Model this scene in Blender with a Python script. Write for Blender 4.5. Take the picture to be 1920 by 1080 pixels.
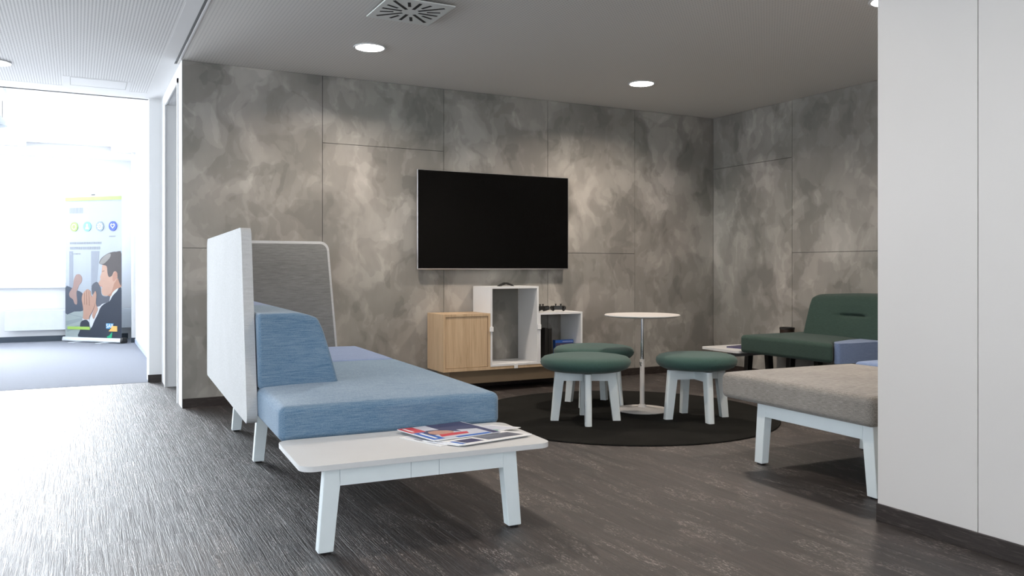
import bpy, bmesh, math, random
from mathutils import Vector, Matrix
random.seed(7)
PI = math.pi
scene = bpy.context.scene
C = scene.collection
for o in list(bpy.data.objects):
    bpy.data.objects.remove(o)

# ------------------------------------------------------------------ camera
F_PX = 1548.0
YAW = math.atan(818.0 / F_PX)
cam_d = bpy.data.cameras.new('camera')
cam_d.sensor_width = 36.0
cam_d.lens = 36.0 * F_PX / 1920.0
cam_d.shift_y = -36.0 / 1920.0
cam_d.clip_start = 0.05
cam_d.clip_end = 100
cam = bpy.data.objects.new('camera', cam_d)
cam.location = (0, 0, 1.1)
cam.rotation_euler = (PI / 2, 0, -YAW)
C.objects.link(cam)
scene.camera = cam

# ------------------------------------------------------------------ world, exposure
w = bpy.data.worlds.new('world')
scene.world = w
w.use_nodes = True
w.node_tree.nodes['Background'].inputs[0].default_value = (0.86, 0.93, 1.0, 1)
w.node_tree.nodes['Background'].inputs[1].default_value = 6.0
scene.view_settings.view_transform = 'Standard'
scene.view_settings.look = 'None'
scene.view_settings.gamma = 1.0
scene.view_settings.use_curve_mapping = False
scene.view_settings.exposure = -0.2

# ------------------------------------------------------------------ large daylight areas (the windows of the place, plus an added rear one)
def area(name, loc, rot, sx, sy, power, col, spread=PI):
    l = bpy.data.lights.new(name, 'AREA')
    l.shape = 'RECTANGLE'
    l.size = sx
    l.size_y = sy
    l.energy = power
    l.color = col
    l.spread = spread
    o = bpy.data.objects.new(name, l)
    o.location = loc
    o.rotation_euler = rot
    C.objects.link(o)
    return o

DAY = (0.90, 0.95, 1.0)
# far window band (daylight just outside the glass, shining into the room, toward -Y)
area('daylight_far_window', (-2.0, 14.52, 1.8), (-PI / 2, 0, 0), 4.3, 1.86, 540, DAY, math.radians(115))
# windows of the left facade, shining toward +X
LEFT_WINDOWS = [(-2.6, -0.4), (0.2, 2.4), (3.0, 5.2), (5.8, 8.0), (9.4, 13.4)]
LEFT_POWER = [24, 22, 22, 60, 14]
for (a, b), pw in zip(LEFT_WINDOWS, LEFT_POWER):
    area('daylight_left_window', (-5.28, (a + b) / 2, 1.75), (0, -PI / 2, 0), 1.9, b - a, pw, DAY)

# added unseen window behind the camera, brightens camera-facing sides, shining toward +Y
area('added_rear_daylight', (-1.4, -4.22, 1.75), (PI / 2, 0, 0), 5.0, 1.7, 60, (1.0, 0.97, 0.95))

# ------------------------------------------------------------------ node helpers
def mat(name):
    m = bpy.data.materials.new(name)
    m.use_nodes = True
    nt = m.node_tree
    b = nt.nodes['Principled BSDF']
    return m, nt, b

def N(nt, t, **kw):
    n = nt.nodes.new(t)
    for k, v in kw.items():
        if k.startswith('i_'):
            n.inputs[k[2:].replace('_', ' ')].default_value = v
        else:
            setattr(n, k, v)
    return n

def ramp(nt, src, stops):
    r = nt.nodes.new('ShaderNodeValToRGB')
    el = r.color_ramp.elements
    while len(el) < len(stops):
        el.new(0.5)
    for e, (p, c) in zip(el, stops):
        e.position = p
        e.color = (*c, 1) if len(c) == 3 else c
    nt.links.new(src, r.inputs[0])
    return r.outputs[0]

def coords(nt, scale=(1, 1, 1), kind='Object'):
    tc = nt.nodes.new('ShaderNodeTexCoord')
    mp = nt.nodes.new('ShaderNodeMapping')
    mp.inputs['Scale'].default_value = scale
    nt.links.new(tc.outputs[kind], mp.inputs[0])
    return mp.outputs[0]

def noise(nt, vec, scale, detail=4, rough=0.5, dist=0.0):
    n = nt.nodes.new('ShaderNodeTexNoise')
    n.inputs['Scale'].default_value = scale
    n.inputs['Detail'].default_value = detail
    n.inputs['Roughness'].default_value = rough
    n.inputs['Distortion'].default_value = dist
    nt.links.new(vec, n.inputs['Vector'])
    return n.outputs['Fac']

def mixc(nt, fac, a, b, blend='MIX'):
    m = nt.nodes.new('ShaderNodeMix')
    m.data_type = 'RGBA'
    m.blend_type = blend
    for idx, s in ((0, fac), (6, a), (7, b)):
        if isinstance(s, (int, float)):
            m.inputs[idx].default_value = s
        elif isinstance(s, tuple):
            m.inputs[idx].default_value = (*s, 1)
        else:
            nt.links.new(s, m.inputs[idx])
    return m.outputs[2]

def math_n(nt, op, a, b=None):
    m = nt.nodes.new('ShaderNodeMath')
    m.operation = op
    for i, s in enumerate((a, b)):
        if s is None:
            continue
        if isinstance(s, (int, float)):
            m.inputs[i].default_value = s
        else:
            nt.links.new(s, m.inputs[i])
    return m.outputs[0]

def bump(nt, b, h, strength=0.2, dist=0.01):
    n = nt.nodes.new('ShaderNodeBump')
    n.inputs['Strength'].default_value = strength
    n.inputs['Distance'].default_value = dist
    nt.links.new(h, n.inputs['Height'])
    nt.links.new(n.outputs[0], b.inputs['Normal'])

def plain(name, col, rough=0.5, metal=0.0, spec=0.5, var=0.03, vscale=8, bmp=0.0):
    """a painted / lacquered surface with slight procedural tone variation"""
    m, nt, b = mat(name)
    v = coords(nt)
    n = noise(nt, v, vscale, 3)
    lo = tuple(max(0, c * (1 - var)) for c in col)
    hi = tuple(min(1, c * (1 + var)) for c in col)
    nt.links.new(ramp(nt, n, [(0.3, lo), (0.7, hi)]), b.inputs['Base Color'])
    b.inputs['Roughness'].default_value = rough
    b.inputs['Metallic'].default_value = metal
    b.inputs['Specular IOR Level'].default_value = spec
    if bmp:
        bump(nt, b, noise(nt, v, 250, 2), bmp, 0.001)
    return m

def fabric(name, dark, light, axis='x', rough=0.9, sheen=0.25, streak=0.55, sharp=(0.36, 0.66)):
    """melange woven cloth: short horizontal thread streaks in two tones"""
    m, nt, b = mat(name)
    s1 = (13, 330, 330)
    s2 = (420, 30, 420)
    a = noise(nt, coords(nt, s1), 1.0, 3, 0.6)
    c = noise(nt, coords(nt, s2), 1.0, 2, 0.5)
    big = noise(nt, coords(nt), 3.5, 3)
    mixv = math_n(nt, 'ADD', math_n(nt, 'MULTIPLY', a, streak), math_n(nt, 'MULTIPLY', c, 1 - streak))
    mixv = math_n(nt, 'ADD', mixv, math_n(nt, 'MULTIPLY', math_n(nt, 'SUBTRACT', big, 0.5), 0.12))
    nt.links.new(ramp(nt, mixv, [(sharp[0], dark), (sharp[1], light)]), b.inputs['Base Color'])
    b.inputs['Roughness'].default_value = rough
    b.inputs['Specular IOR Level'].default_value = 0.2
    b.inputs['Sheen Weight'].default_value = sheen
    b.inputs['Sheen Roughness'].default_value = 0.5
    bump(nt, b, mixv, 0.25, 0.0015)
    return m

# ------------------------------------------------------------------ materials
def make_concrete():
    m, nt, b = mat('troweled_concrete')
    v = coords(nt)
    warp = nt.nodes.new('ShaderNodeTexNoise')
    warp.inputs['Scale'].default_value = 2.2
    warp.inputs['Detail'].default_value = 3
    nt.links.new(v, warp.inputs['Vector'])
    vm = N(nt, 'ShaderNodeVectorMath', operation='SUBTRACT')
    nt.links.new(warp.outputs['Color'], vm.inputs[0]); vm.inputs[1].default_value = (.5, .5, .5)
    sc = N(nt, 'ShaderNodeVectorMath', operation='SCALE'); sc.inputs['Scale'].default_value = 0.38
    nt.links.new(vm.outputs[0], sc.inputs[0])
    ad = N(nt, 'ShaderNodeVectorMath', operation='ADD')
    nt.links.new(v, ad.inputs[0]); nt.links.new(sc.outputs[0], ad.inputs[1])
    wv = ad.outputs[0]
    # overlapping trowel patches: several layers whose borders are crisp in places, smeared in others
    soft = noise(nt, v, 1.7, 2)
    def layer(scale, off, lo, wd, amt, stretch=(1, 1, 0.75)):
        q = nt.nodes.new('ShaderNodeMapping')
        q.inputs['Location'].default_value = off
        q.inputs['Scale'].default_value = stretch
        nt.links.new(wv, q.inputs[0])
        n = noise(nt, q.outputs[0], scale, 3, 0.45, 0.12)
        crisp = ramp_f(nt, n, lo, lo + wd)
        smear = ramp_f(nt, n, lo - 0.08, lo + 0.12)
        mx = math_n(nt, 'ADD', math_n(nt, 'MULTIPLY', crisp, soft), math_n(nt, 'MULTIPLY', smear, math_n(nt, 'SUBTRACT', 1.0, soft)))
        return math_n(nt, 'MULTIPLY', mx, amt)
    t = math_n(nt, 'MULTIPLY', noise(nt, wv, 0.9, 3, 0.5), 0.50)
    for args in ((1.3, (0, 0, 0), 0.50, 0.025, 0.13), (2.2, (7, 3, 1), 0.52, 0.02, 0.11), (3.6, (3, 9, 5), 0.54, 0.015, 0.10),
                 (6.5, (1, 5, 8), 0.58, 0.02, 0.07, (1, 1, 0.5)), (2.8, (12, 2, 4), 0.56, 0.015, -0.12), (12.0, (2, 2, 9), 0.64, 0.02, 0.06, (1, 1, 0.3))):
        t = math_n(nt, 'ADD', t, layer(*args))
    t = math_n(nt, 'ADD', t, math_n(nt, 'MULTIPLY', noise(nt, coords(nt, (20, 20, 7)), 1.0, 4, 0.6, 0.5), 0.06))
    col = ramp(nt, t, [(0.20, (.185, .181, .171)), (0.36, (.255, .247, .234)), (0.50, (.345, .332, .315)), (0.66, (.46, .445, .425))])
    tint = mixc(nt, noise(nt, v, 1.1, 2), (0.97, 1.02, 0.99), (1.05, 0.98, 0.95))
    col = mixc(nt, 1.0, col, tint, 'MULTIPLY')
    nt.links.new(col, b.inputs['Base Color'])
    b.inputs['Roughness'].default_value = 0.6
    b.inputs['Specular IOR Level'].default_value = 0.3
    bump(nt, b, t, 0.25, 0.01)
    return m

def ramp_f(nt, src, a, b):
    r = N(nt, 'ShaderNodeMapRange', interpolation_type='SMOOTHSTEP')
    nt.links.new(src, r.inputs[0])
    r.inputs[1].default_value = a
    r.inputs[2].default_value = b
    return r.outputs[0]

def make_floor():
    m, nt, b = mat('dark_plank_floor')
    tc = nt.nodes.new('ShaderNodeTexCoord')
    sp = nt.nodes.new('ShaderNodeSeparateXYZ')
    nt.links.new(tc.outputs['Object'], sp.inputs[0])
    cb = nt.nodes.new('ShaderNodeCombineXYZ')
    nt.links.new(sp.outputs['Y'], cb.inputs['X'])
    nt.links.new(sp.outputs['X'], cb.inputs['Y'])
    br = nt.nodes.new('ShaderNodeTexBrick')
    br.offset = 0.37
    br.inputs['Scale'].default_value = 1.0
    br.inputs['Brick Width'].default_value = 0.92
    br.inputs['Row Height'].default_value = 0.1145
    br.inputs['Mortar Size'].default_value = 0.0011
    br.inputs['Mortar Smooth'].default_value = 0.3
    br.inputs['Color1'].default_value = (0.75, 0.75, 0.75, 1)
    br.inputs['Color2'].default_value = (1.2, 1.2, 1.2, 1)
    nt.links.new(cb.outputs[0], br.inputs['Vector'])
    # shift the grain from board to board
    off = N(nt, 'ShaderNodeVectorMath', operation='SCALE'); off.inputs['Scale'].default_value = 9.0
    nt.links.new(br.outputs['Color'], off.inputs[0])
    ad = N(nt, 'ShaderNodeVectorMath', operation='ADD')
    nt.links.new(tc.outputs['Object'], ad.inputs[0]); nt.links.new(off.outputs[0], ad.inputs[1])
    def mp(scale):
        q = nt.nodes.new('ShaderNodeMapping'); q.inputs['Scale'].default_value = scale
        nt.links.new(ad.outputs[0], q.inputs[0]); return q.outputs[0]
    grain = noise(nt, mp((125, 3.6, 1)), 1.0, 4, 0.6, 1.1)
    fine = noise(nt, mp((330, 26, 1)), 1.0, 3, 0.6, 0.6)
    streak = noise(nt, mp((16, 1.4, 1)), 1.0, 4, 0.6, 1.8)
    g = math_n(nt, 'ADD', math_n(nt, 'MULTIPLY', grain, 0.45), math_n(nt, 'MULTIPLY', streak, 0.4))
    g = math_n(nt, 'ADD', g, math_n(nt, 'MULTIPLY', fine, 0.15))
    col = ramp(nt, g, [(0.34, (.006, .004, .0035)), (0.48, (.018, .0125, .011)), (0.58, (.036, .026, .0235)), (0.70, (.09, .072, .065))])
    # pale flecks left in the embossed grain, gathered in patches
    patch = ramp_f(nt, noise(nt, mp((9, 2.2, 1)), 1.0, 3, 0.55, 1.0), 0.46, 0.64)
    fleck = ramp_f(nt, noise(nt, mp((240, 45, 1)), 1.0, 3, 0.6, 0.8), 0.52, 0.64)
    col = mixc(nt, math_n(nt, 'MULTIPLY', patch, fleck), col, (.30, .265, .245))
    col = mixc(nt, 1.0, col, br.outputs['Color'], 'MULTIPLY')
    col = mixc(nt, br.outputs['Fac'], col, (.015, .012, .011))
    nt.links.new(col, b.inputs['Base Color'])
    nt.links.new(ramp(nt, grain, [(0.3, (.42, .42, .42)), (0.7, (.58, .58, .58))]), b.inputs['Roughness'])
    b.inputs['Specular IOR Level'].default_value = 1.0
    b.inputs['IOR'].default_value = 1.5
    h = math_n(nt, 'ADD', math_n(nt, 'MULTIPLY', grain, 0.7), math_n(nt, 'MULTIPLY', fine, 0.3))
    h = math_n(nt, 'SUBTRACT', h, math_n(nt, 'MULTIPLY', br.outputs['Fac'], 0.6))
    bump(nt, b, h, 1.0, 0.0042)
    return m

def make_perforated(name, pitch, rad, col, hole):
    """ceiling board with a regular grid of small acoustic holes"""
    m, nt, b = mat(name)
    tc = nt.nodes.new('ShaderNodeTexCoord')
    s = N(nt, 'ShaderNodeVectorMath', operation='SCALE'); s.inputs['Scale'].default_value = 1.0 / pitch
    nt.links.new(tc.outputs['Object'], s.inputs[0])
    fr = N(nt, 'ShaderNodeVectorMath', operation='FRACTION'); nt.links.new(s.outputs[0], fr.inputs[0])
    su = N(nt, 'ShaderNodeVectorMath', operation='SUBTRACT'); su.inputs[1].default_value = (.5, .5, 0)
    nt.links.new(fr.outputs[0], su.inputs[0])
    mu = N(nt, 'ShaderNodeVectorMath', operation='MULTIPLY'); mu.inputs[1].default_value = (1, 1, 0)
    nt.links.new(su.outputs[0], mu.inputs[0])
    le = N(nt, 'ShaderNodeVectorMath', operation='LENGTH'); nt.links.new(mu.outputs[0], le.inputs[0])
    f = ramp_f(nt, le.outputs['Value'], rad - 0.05, rad + 0.05)
    nt.links.new(mixc(nt, f, hole, col), b.inputs['Base Color'])
    b.inputs['Roughness'].default_value = 0.85
    b.inputs['Specular IOR Level'].default_value = 0.2
    return m

def make_oak():
    m, nt, b = mat('light_oak')
    a = noise(nt, coords(nt, (26, 26, 1.6)), 1.0, 5, 0.6, 1.2)
    c = noise(nt, coords(nt, (130, 130, 5)), 1.0, 3, 0.6)
    t = math_n(nt, 'ADD', math_n(nt, 'MULTIPLY', a, 0.65), math_n(nt, 'MULTIPLY', c, 0.35))
    nt.links.new(ramp(nt, t, [(0.36, (.48, .335, .20)), (0.5, (.58, .42, .265)), (0.66, (.65, .49, .32))]), b.inputs['Base Color'])
    b.inputs['Roughness'].default_value = 0.5
    bump(nt, b, t, 0.1, 0.001)
    return m

def make_baseboard():
    m, nt, b = mat('dark_wood_baseboard')
    a = noise(nt, coords(nt, (9, 9, 90)), 1.0, 5, 0.65, 1.5)
    nt.links.new(ramp(nt, a, [(0.45, (.020, .014, .012)), (0.6, (.035, .027, .024)), (0.72, (.12, .10, .09))]), b.inputs['Base Color'])
    b.inputs['Roughness'].default_value = 0.5
    return m

def make_rug():
    m, nt, b = mat('charcoal_rug')
    v = coords(nt)
    a = noise(nt, v, 420, 3, 0.7)
    c = noise(nt, v, 3.0, 4, 0.6)
    t = math_n(nt, 'ADD', math_n(nt, 'MULTIPLY', a, 0.6), math_n(nt, 'MULTIPLY', c, 0.4))
    nt.links.new(ramp(nt, t, [(0.35, (.0085, .0085, .008)), (0.65, (.021, .021, .019))]), b.inputs['Base Color'])
    b.inputs['Roughness'].default_value = 1.0
    b.inputs['Specular IOR Level'].default_value = 0.1
    bump(nt, b, a, 0.8, 0.004)
    return m

def make_carpet():
    m, nt, b = mat('blue_grey_carpet')
    v = coords(nt)
    a = noise(nt, v, 260, 3, 0.7)
    nt.links.new(ramp(nt, a, [(0.3, (.21, .225, .26)), (0.7, (.28, .295, .34))]), b.inputs['Base Color'])
    b.inputs['Roughness'].default_value = 0.95
    b.inputs['Specular IOR Level'].default_value = 0.15
    bump(nt, b, a, 0.5, 0.003)
    return m

def emit(name, col, strength):
    m, nt, b = mat(name)
    b.inputs['Base Color'].default_value = (*col, 1)
    b.inputs['Emission Color'].default_value = (*col, 1)
    b.inputs['Emission Strength'].default_value = strength
    return m

M = {}
M['concrete'] = make_concrete()
M['floor'] = make_floor()
M['baseboard'] = make_baseboard()
M['rug'] = make_rug()
M['carpet'] = make_carpet()
M['oak'] = make_oak()
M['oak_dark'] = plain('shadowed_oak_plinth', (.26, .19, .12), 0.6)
M['perf_left'] = make_perforated('white_perforated_board', 0.0205, 0.27, (.86, .86, .86), (.42, .42, .43))
M['perf_right'] = make_perforated('grey_perforated_board', 0.024, 0.20, (.72, .70, .67), (.50, .49, .475))
M['white_paint'] = plain('white_wall_paint', (.80, .81, .82), 0.7, var=0.015, vscale=2)
M['ceiling_white'] = plain('white_ceiling_paint', (.78, .78, .785), 0.8, var=0.01, vscale=2)
M['warm_white'] = plain('warm_white_laminate', (.62, .60, .58), 0.45, var=0.01, vscale=1.5)
M['joint'] = plain('grey_joint', (.30, .29, .28), 0.8)
M['dark_gap'] = plain('dark_gap', (.02, .02, .02), 0.9)
M['groove'] = plain('grey_aluminium_channel', (.20, .205, .21), 0.5)
M['panel_light'] = fabric('light_grey_melange', (.45, .46, .46), (.61, .62, .63), sheen=0.1)
M['panel_grey'] = fabric('mid_grey_melange', (.15, .153, .147), (.29, .293, .282), sheen=0.1)
M['blue'] = fabric('blue_melange', (.065, .150, .255), (.23, .325, .425))
M['purple'] = fabric('lavender_blue_cloth', (.130, .185, .335), (.20, .28, .45))
M['grey_seat'] = fabric('warm_grey_melange', (.165, .154, .14), (.345, .322, .296), streak=0.6, sharp=(0.42, 0.60))
M['green'] = fabric('dark_green_felt', (.032, .072, .062), (.052, .105, .092), streak=0.3, sheen=0.15)
M['green2'] = fabric('bottle_green_felt', (.026, .050, .042), (.042, .075, .062), streak=0.3, sheen=0.1)
M['leg'] = plain('pale_grey_lacquer', (.76, .835, .86), 0.45, var=0.02)
M['leg_white'] = plain('off_white_lacquer', (.70, .71, .70), 0.4, var=0.02)
M['table_white'] = plain('white_laminate', (.655, .665, .67), 0.4, var=0.01)
M['cab_white'] = plain('white_cabinet_lacquer', (.78, .79, .80), 0.45, var=0.01)
M['rt_white'] = plain('warm_white_metal', (.66, .64, .625), 0.4, var=0.01)
M['chrome'] = plain('chrome', (.75, .75, .75), 0.12, metal=1.0)
M['silver'] = plain('brushed_silver', (.65, .65, .66), 0.3, metal=1.0)
M['screen'] = plain('black_screen', (.002, .002, .002), 0.25, spec=0.12)
M['black'] = plain('black_plastic', (.012, .011, .010), 0.4)
M['foot'] = plain('black_rubber', (.01, .01, .01), 0.8)
M['brown_tin'] = plain('dark_brown_metal', (.045, .028, .022), 0.3, metal=0.6)
M['vent'] = plain('white_vent_metal', (.70, .72, .70), 0.5)
M['paper'] = plain('white_paper', (.82, .83, .84), 0.5)
M['red'] = plain('red_print', (.62, .045, .055), 0.35)
M['blue_print'] = plain('blue_print', (.02, .13, .55), 0.35)
M['navy_print'] = plain('navy_print', (.06, .055, .13), 0.35)
M['green_print'] = plain('green_print', (.02, .36, .22), 0.35)
M['skin_print'] = plain('tan_print', (.55, .30, .22), 0.35)
M['grey_print'] = plain('grey_print', (.16, .17, .21), 0.35)
M['pale_print'] = plain('pale_lilac_print', (.62, .64, .72), 0.35)
M['lamp'] = emit('lamp_diffuser', (1.0, .95, .88), 30)
M['radiator'] = plain('white_radiator', (.72, .76, .80), 0.4)
M['grey_base'] = plain('slate_baseboard', (.055, .075, .10), 0.6)
M['alu'] = plain('aluminium', (.62, .66, .70), 0.35, metal=0.5)

def make_glass():
    m, nt, b = mat('window_glass')
    tr = nt.nodes.new('ShaderNodeBsdfTransparent')
    gl = nt.nodes.new('ShaderNodeBsdfGlossy'); gl.inputs['Roughness'].default_value = 0.05
    mx = nt.nodes.new('ShaderNodeMixShader'); mx.inputs[0].default_value = 0.05
    nt.links.new(tr.outputs[0], mx.inputs[1]); nt.links.new(gl.outputs[0], mx.inputs[2])
    nt.links.new(mx.outputs[0], nt.nodes['Material Output'].inputs[0])
    return m
M['glass'] = make_glass()

# ------------------------------------------------------------------ mesh helpers
def obj(name, bm, m, parent=None, smooth=False, loc=None, angle=35):
    bmesh.ops.recalc_face_normals(bm, faces=bm.faces)
    me = bpy.data.meshes.new(name)
    bm.to_mesh(me)
    bm.free()
    mats = m if isinstance(m, (list, tuple)) else [m]
    for q in mats:
        me.materials.append(q)
    if smooth:
        for p in me.polygons:
            p.use_smooth = True
        try:
            me.set_sharp_from_angle(angle=math.radians(angle))
        except Exception:
            pass
    o = bpy.data.objects.new(name, me)
    C.objects.link(o)
    if parent:
        o.parent = parent
    if loc:
        o.location = loc
    return o

def tag(o, label, cat, group=None, kind=None):
    if label:
        o['label'] = label
    if cat:
        o['category'] = cat
    if group:
        o['group'] = group
    if kind:
        o['kind'] = kind
    return o

def thing(name, label, cat, loc=(0, 0, 0), rz=0.0, group=None):
    o = bpy.data.objects.new(name, None)
    o.empty_display_size = 0.1
    o.location = loc
    o.rotation_euler = (0, 0, rz)
    C.objects.link(o)
    return tag(o, label, cat, group)

def struct(name, bm, m, parent=None, smooth=False):
    o = obj(name, bm, m, parent, smooth)
    if not parent:
        o['kind'] = 'structure'
    return o

def box(bm, x0, x1, y0, y1, z0, z1, mi=0):
    vs = [bm.verts.new((x, y, z)) for x in (x0, x1) for y in (y0, y1) for z in (z0, z1)]
    for q in ((0, 1, 3, 2), (4, 6, 7, 5), (0, 4, 5, 1), (2, 3, 7, 6), (0, 2, 6, 4), (1, 5, 7, 3)):
        f = bm.faces.new([vs[i] for i in q])
        f.material_index = mi
    return vs

def bevel(bm, w, seg=2):
    bmesh.ops.bevel(bm, geom=[e for e in bm.edges], offset=w, segments=seg, profile=0.5, affect='EDGES', clamp_overlap=True)
    return bm

def bxm(x0, x1, y0, y1, z0, z1, bev=0.0, seg=2):
    bm = bmesh.new()
    box(bm, x0, x1, y0, y1, z0, z1)
    if bev:
        bevel(bm, bev, seg)
    return bm

def prism(bm, pts, frame, d0, d1, mi=0):
    """extrude a 2D polygon; frame(a, b, d) -> xyz"""
    lo = [bm.verts.new(frame(a, b, d0)) for a, b in pts]
    hi = [bm.verts.new(frame(a, b, d1)) for a, b in pts]
    n = len(pts)
    fs = [bm.faces.new(lo[::-1]), bm.faces.new(hi)]
    for i in range(n):
        j = (i + 1) % n
        fs.append(bm.faces.new((lo[i], lo[j], hi[j], hi[i])))
    for f in fs:
        f.material_index = mi
    return fs

XZ = lambda a, b, d: (a, d, b)
YZ = lambda a, b, d: (d, a, b)
XY = lambda a, b, d: (a, b, d)

def round_poly(pts, r, seg=6):
    """round the corners of a convex 2D polygon; r may be one value or a list"""
    out = []
    n = len(pts)
    for i, p in enumerate(pts):
        rr = r[i] if isinstance(r, (list, tuple)) else r
        p = Vector(p); a = Vector(pts[i - 1]); b = Vector(pts[(i + 1) % n])
        if rr <= 0:
            out.append(tuple(p)); continue
        u = (a - p).normalized(); v = (b - p).normalized()
        ang = u.angle(v)
        t = rr / math.tan(ang / 2)
        c = p + (u + v).normalized() * (rr / math.sin(ang / 2))
        s = p + u * t; e = p + v * t
        for k in range(seg + 1):
            f = k / seg
            q = (s - c).lerp(e - c, f)
            q = q.normalized() * rr
            out.append(tuple(c + q))
    return out

def lathe(bm, prof, seg=32, sx=1.0, sy=1.0, cx=0, cy=0):
    rings = []
    for r, z in prof:
        if r < 1e-6:
            rings.append([bm.verts.new((cx, cy, z))])
        else:
            rings.append([bm.verts.new((cx + r * sx * math.cos(2 * PI * k / seg), cy + r * sy * math.sin(2 * PI * k / seg), z)) for k in range(seg)])
    for a, b in zip(rings, rings[1:]):
        for k in range(seg):
            k2 = (k + 1) % seg
            if len(a) == 1 and len(b) == 1:
                continue
            if len(a) == 1:
                bm.faces.new((a[0], b[k], b[k2]))
            elif len(b) == 1:
                bm.faces.new((a[k], a[k2], b[0]))
            else:
                bm.faces.new((a[k], a[k2], b[k2], b[k]))
    return bm

def rbox(bm, lo, hi, r, seg=4, n=(10, 10, 2), deform=None):
    """box with all edges rounded, dense enough to be crowned or bent by deform"""
    def axis(a, b, m):
        p = [a + r * k / seg for k in range(seg)]
        p += [a + r + (b - a - 2 * r) * k / m for k in range(m + 1)]
        p += [b - r + r * (k + 1) / seg for k in range(seg)]
        return p
    ax = [axis(lo[i], hi[i], n[i]) for i in range(3)]
    inn_lo = [lo[i] + r for i in range(3)]
    inn_hi = [hi[i] - r for i in range(3)]
    cache = {}
    def vert(i, j, k):
        key = (i, j, k)
        if key in cache:
            return cache[key]
        p = Vector((ax[0][i], ax[1][j], ax[2][k]))
        q = Vector([min(max(p[t], inn_lo[t]), inn_hi[t]) for t in range(3)])
        d = p - q
        if d.length > 1e-9:
            # spread angles evenly
            m = max(abs(c) for c in d)
            dd = Vector([math.tan(c / r * PI / 4) if m > 0 else 0 for c in d]) if m >= r * 0.999 else d
            p = q + dd.normalized() * r
        if deform:
            p = deform(p)
        v = bm.verts.new(p)
        cache[key] = v
        return v
    L = [len(a) - 1 for a in ax]
    def face(f):
        bm.faces.new(f)
    for i in range(L[0]):
        for j in range(L[1]):
            for k, rev in ((0, 1), (L[2], 0)):
                f = [vert(i, j, k), vert(i + 1, j, k), vert(i + 1, j + 1, k), vert(i, j + 1, k)]
                face(f[::-1] if rev else f)
    for i in range(L[0]):
        for k in range(L[2]):
            for j in (0, L[1]):
                face([vert(i, j, k), vert(i + 1, j, k), vert(i + 1, j, k + 1), vert(i, j, k + 1)])
    for j in range(L[1]):
        for k in range(L[2]):
            for i in (0, L[0]):
                face([vert(i, j, k), vert(i, j + 1, k), vert(i, j + 1, k + 1), vert(i, j, k + 1)])
    return bm

def tube(bm, pts, r, seg=8):
    pts = [Vector(p) for p in pts]
    rings = []
    for i, p in enumerate(pts):
        d = (pts[min(i + 1, len(pts) - 1)] - pts[max(i - 1, 0)]).normalized()
        up = Vector((0, 0, 1)) if abs(d.z) < 0.9 else Vector((1, 0, 0))
        a = d.cross(up).normalized(); b = d.cross(a)
        rings.append([bm.verts.new(p + (a * math.cos(2 * PI * k / seg) + b * math.sin(2 * PI * k / seg)) * r) for k in range(seg)])
    for A, B in zip(rings, rings[1:]):
        for k in range(seg):
            bm.faces.new((A[k], A[(k + 1) % seg], B[(k + 1) % seg], B[k]))
    bm.faces.new(rings[0][::-1]); bm.faces.new(rings[-1])
    return bm

# ------------------------------------------------------------------ the room
WX0, WX1 = 0.745, 6.19     # concrete wall span
WY = 6.985                 # concrete wall plane
CZ = 2.75
WHX = 3.108                # face of the white partition on the right

bm = bxm(-5.2, 6.4, -4.0, 8.72, -0.1, 0.0)
struct('floor', bm, M['floor'])
bm = bxm(-5.2, 3.2, 8.72, 14.55, -0.1, 0.002)
struct('floor_carpet', bm, M['carpet'])

# concrete back wall: backing + boards with open joints
def board(bm, x0, x1, y, z0, z1, side):
    g = 0.0022
    if side == 'back':
        box(bm, x0 + g, x1 - g, y, y + 0.02, z0 + g, z1 - g)
    else:
        box(bm, y, y + 0.02, x0 + g, x1 - g, z0 + g, z1 - g)

bm = bmesh.new()
xs = [WX0, 1.862, 2.983, 4.087, 5.132, WX1]
hs = [[1.265], [2.176], [], [1.257], []]
for i in range(5):
    zz = [0.0] + hs[i] + [CZ]
    for a, b in zip(zz, zz[1:]):
        board(bm, xs[i], xs[i + 1], WY, a, b, 'back')
wb = struct('wall_back', bm, M['concrete'])
bm = bxm(WX0 + 0.004, WX1 + 0.2, WY + 0.02, WY + 0.16, 0, CZ + 0.1)
o = struct('backing', bm, M['joint'], wb)
bm = bmesh.new()
ys = [2.0, 3.6, 4.73, 5.855, WY]
hs = [[], [], [1.257], [2.19]]
for i in range(4):
    zz = [0.0] + hs[i] + [CZ]
    for a, b in zip(zz, zz[1:]):
        board(bm, ys[i], ys[i + 1], WX1, a, b, 'right')
wr = struct('wall_right', bm, M['concrete'])
bm = bxm(WX1 + 0.02, WX1 + 0.18, 1.9, WY + 0.02, 0, CZ + 0.1)
struct('backing', bm, M['joint'], wr)

# white end of the concrete wall with the open doorway beyond, plane x = 0.745 running away from us
bm = bmesh.new()
DZ = 2.625
prism(bm, [(7.15, 0), (7.25, 0), (7.25, DZ), (8.30, DZ), (8.30, 0), (8.72, 0), (8.72, CZ + 0.1), (7.15, CZ + 0.1)], YZ, WX0 - 0.004, WX0 + 0.14)
box(bm, WX0 - 0.004, WX0 - 0.0005, WY, 7.15, 0, CZ)
struct('wall_doorway', bm, M['white_paint'])
# pier facing us at the end of the corridor
bm = bmesh.new()
box(bm, 0.628, 0.775, 8.72, 8.98, 0, CZ + 0.15)
struct('wall_pier', bm, M['white_paint'])
bm = bxm(0.618, 0.775, 8.706, 8.72, 0, 0.072)
struct('baseboard_pier', bm, M['baseboard'])
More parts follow.
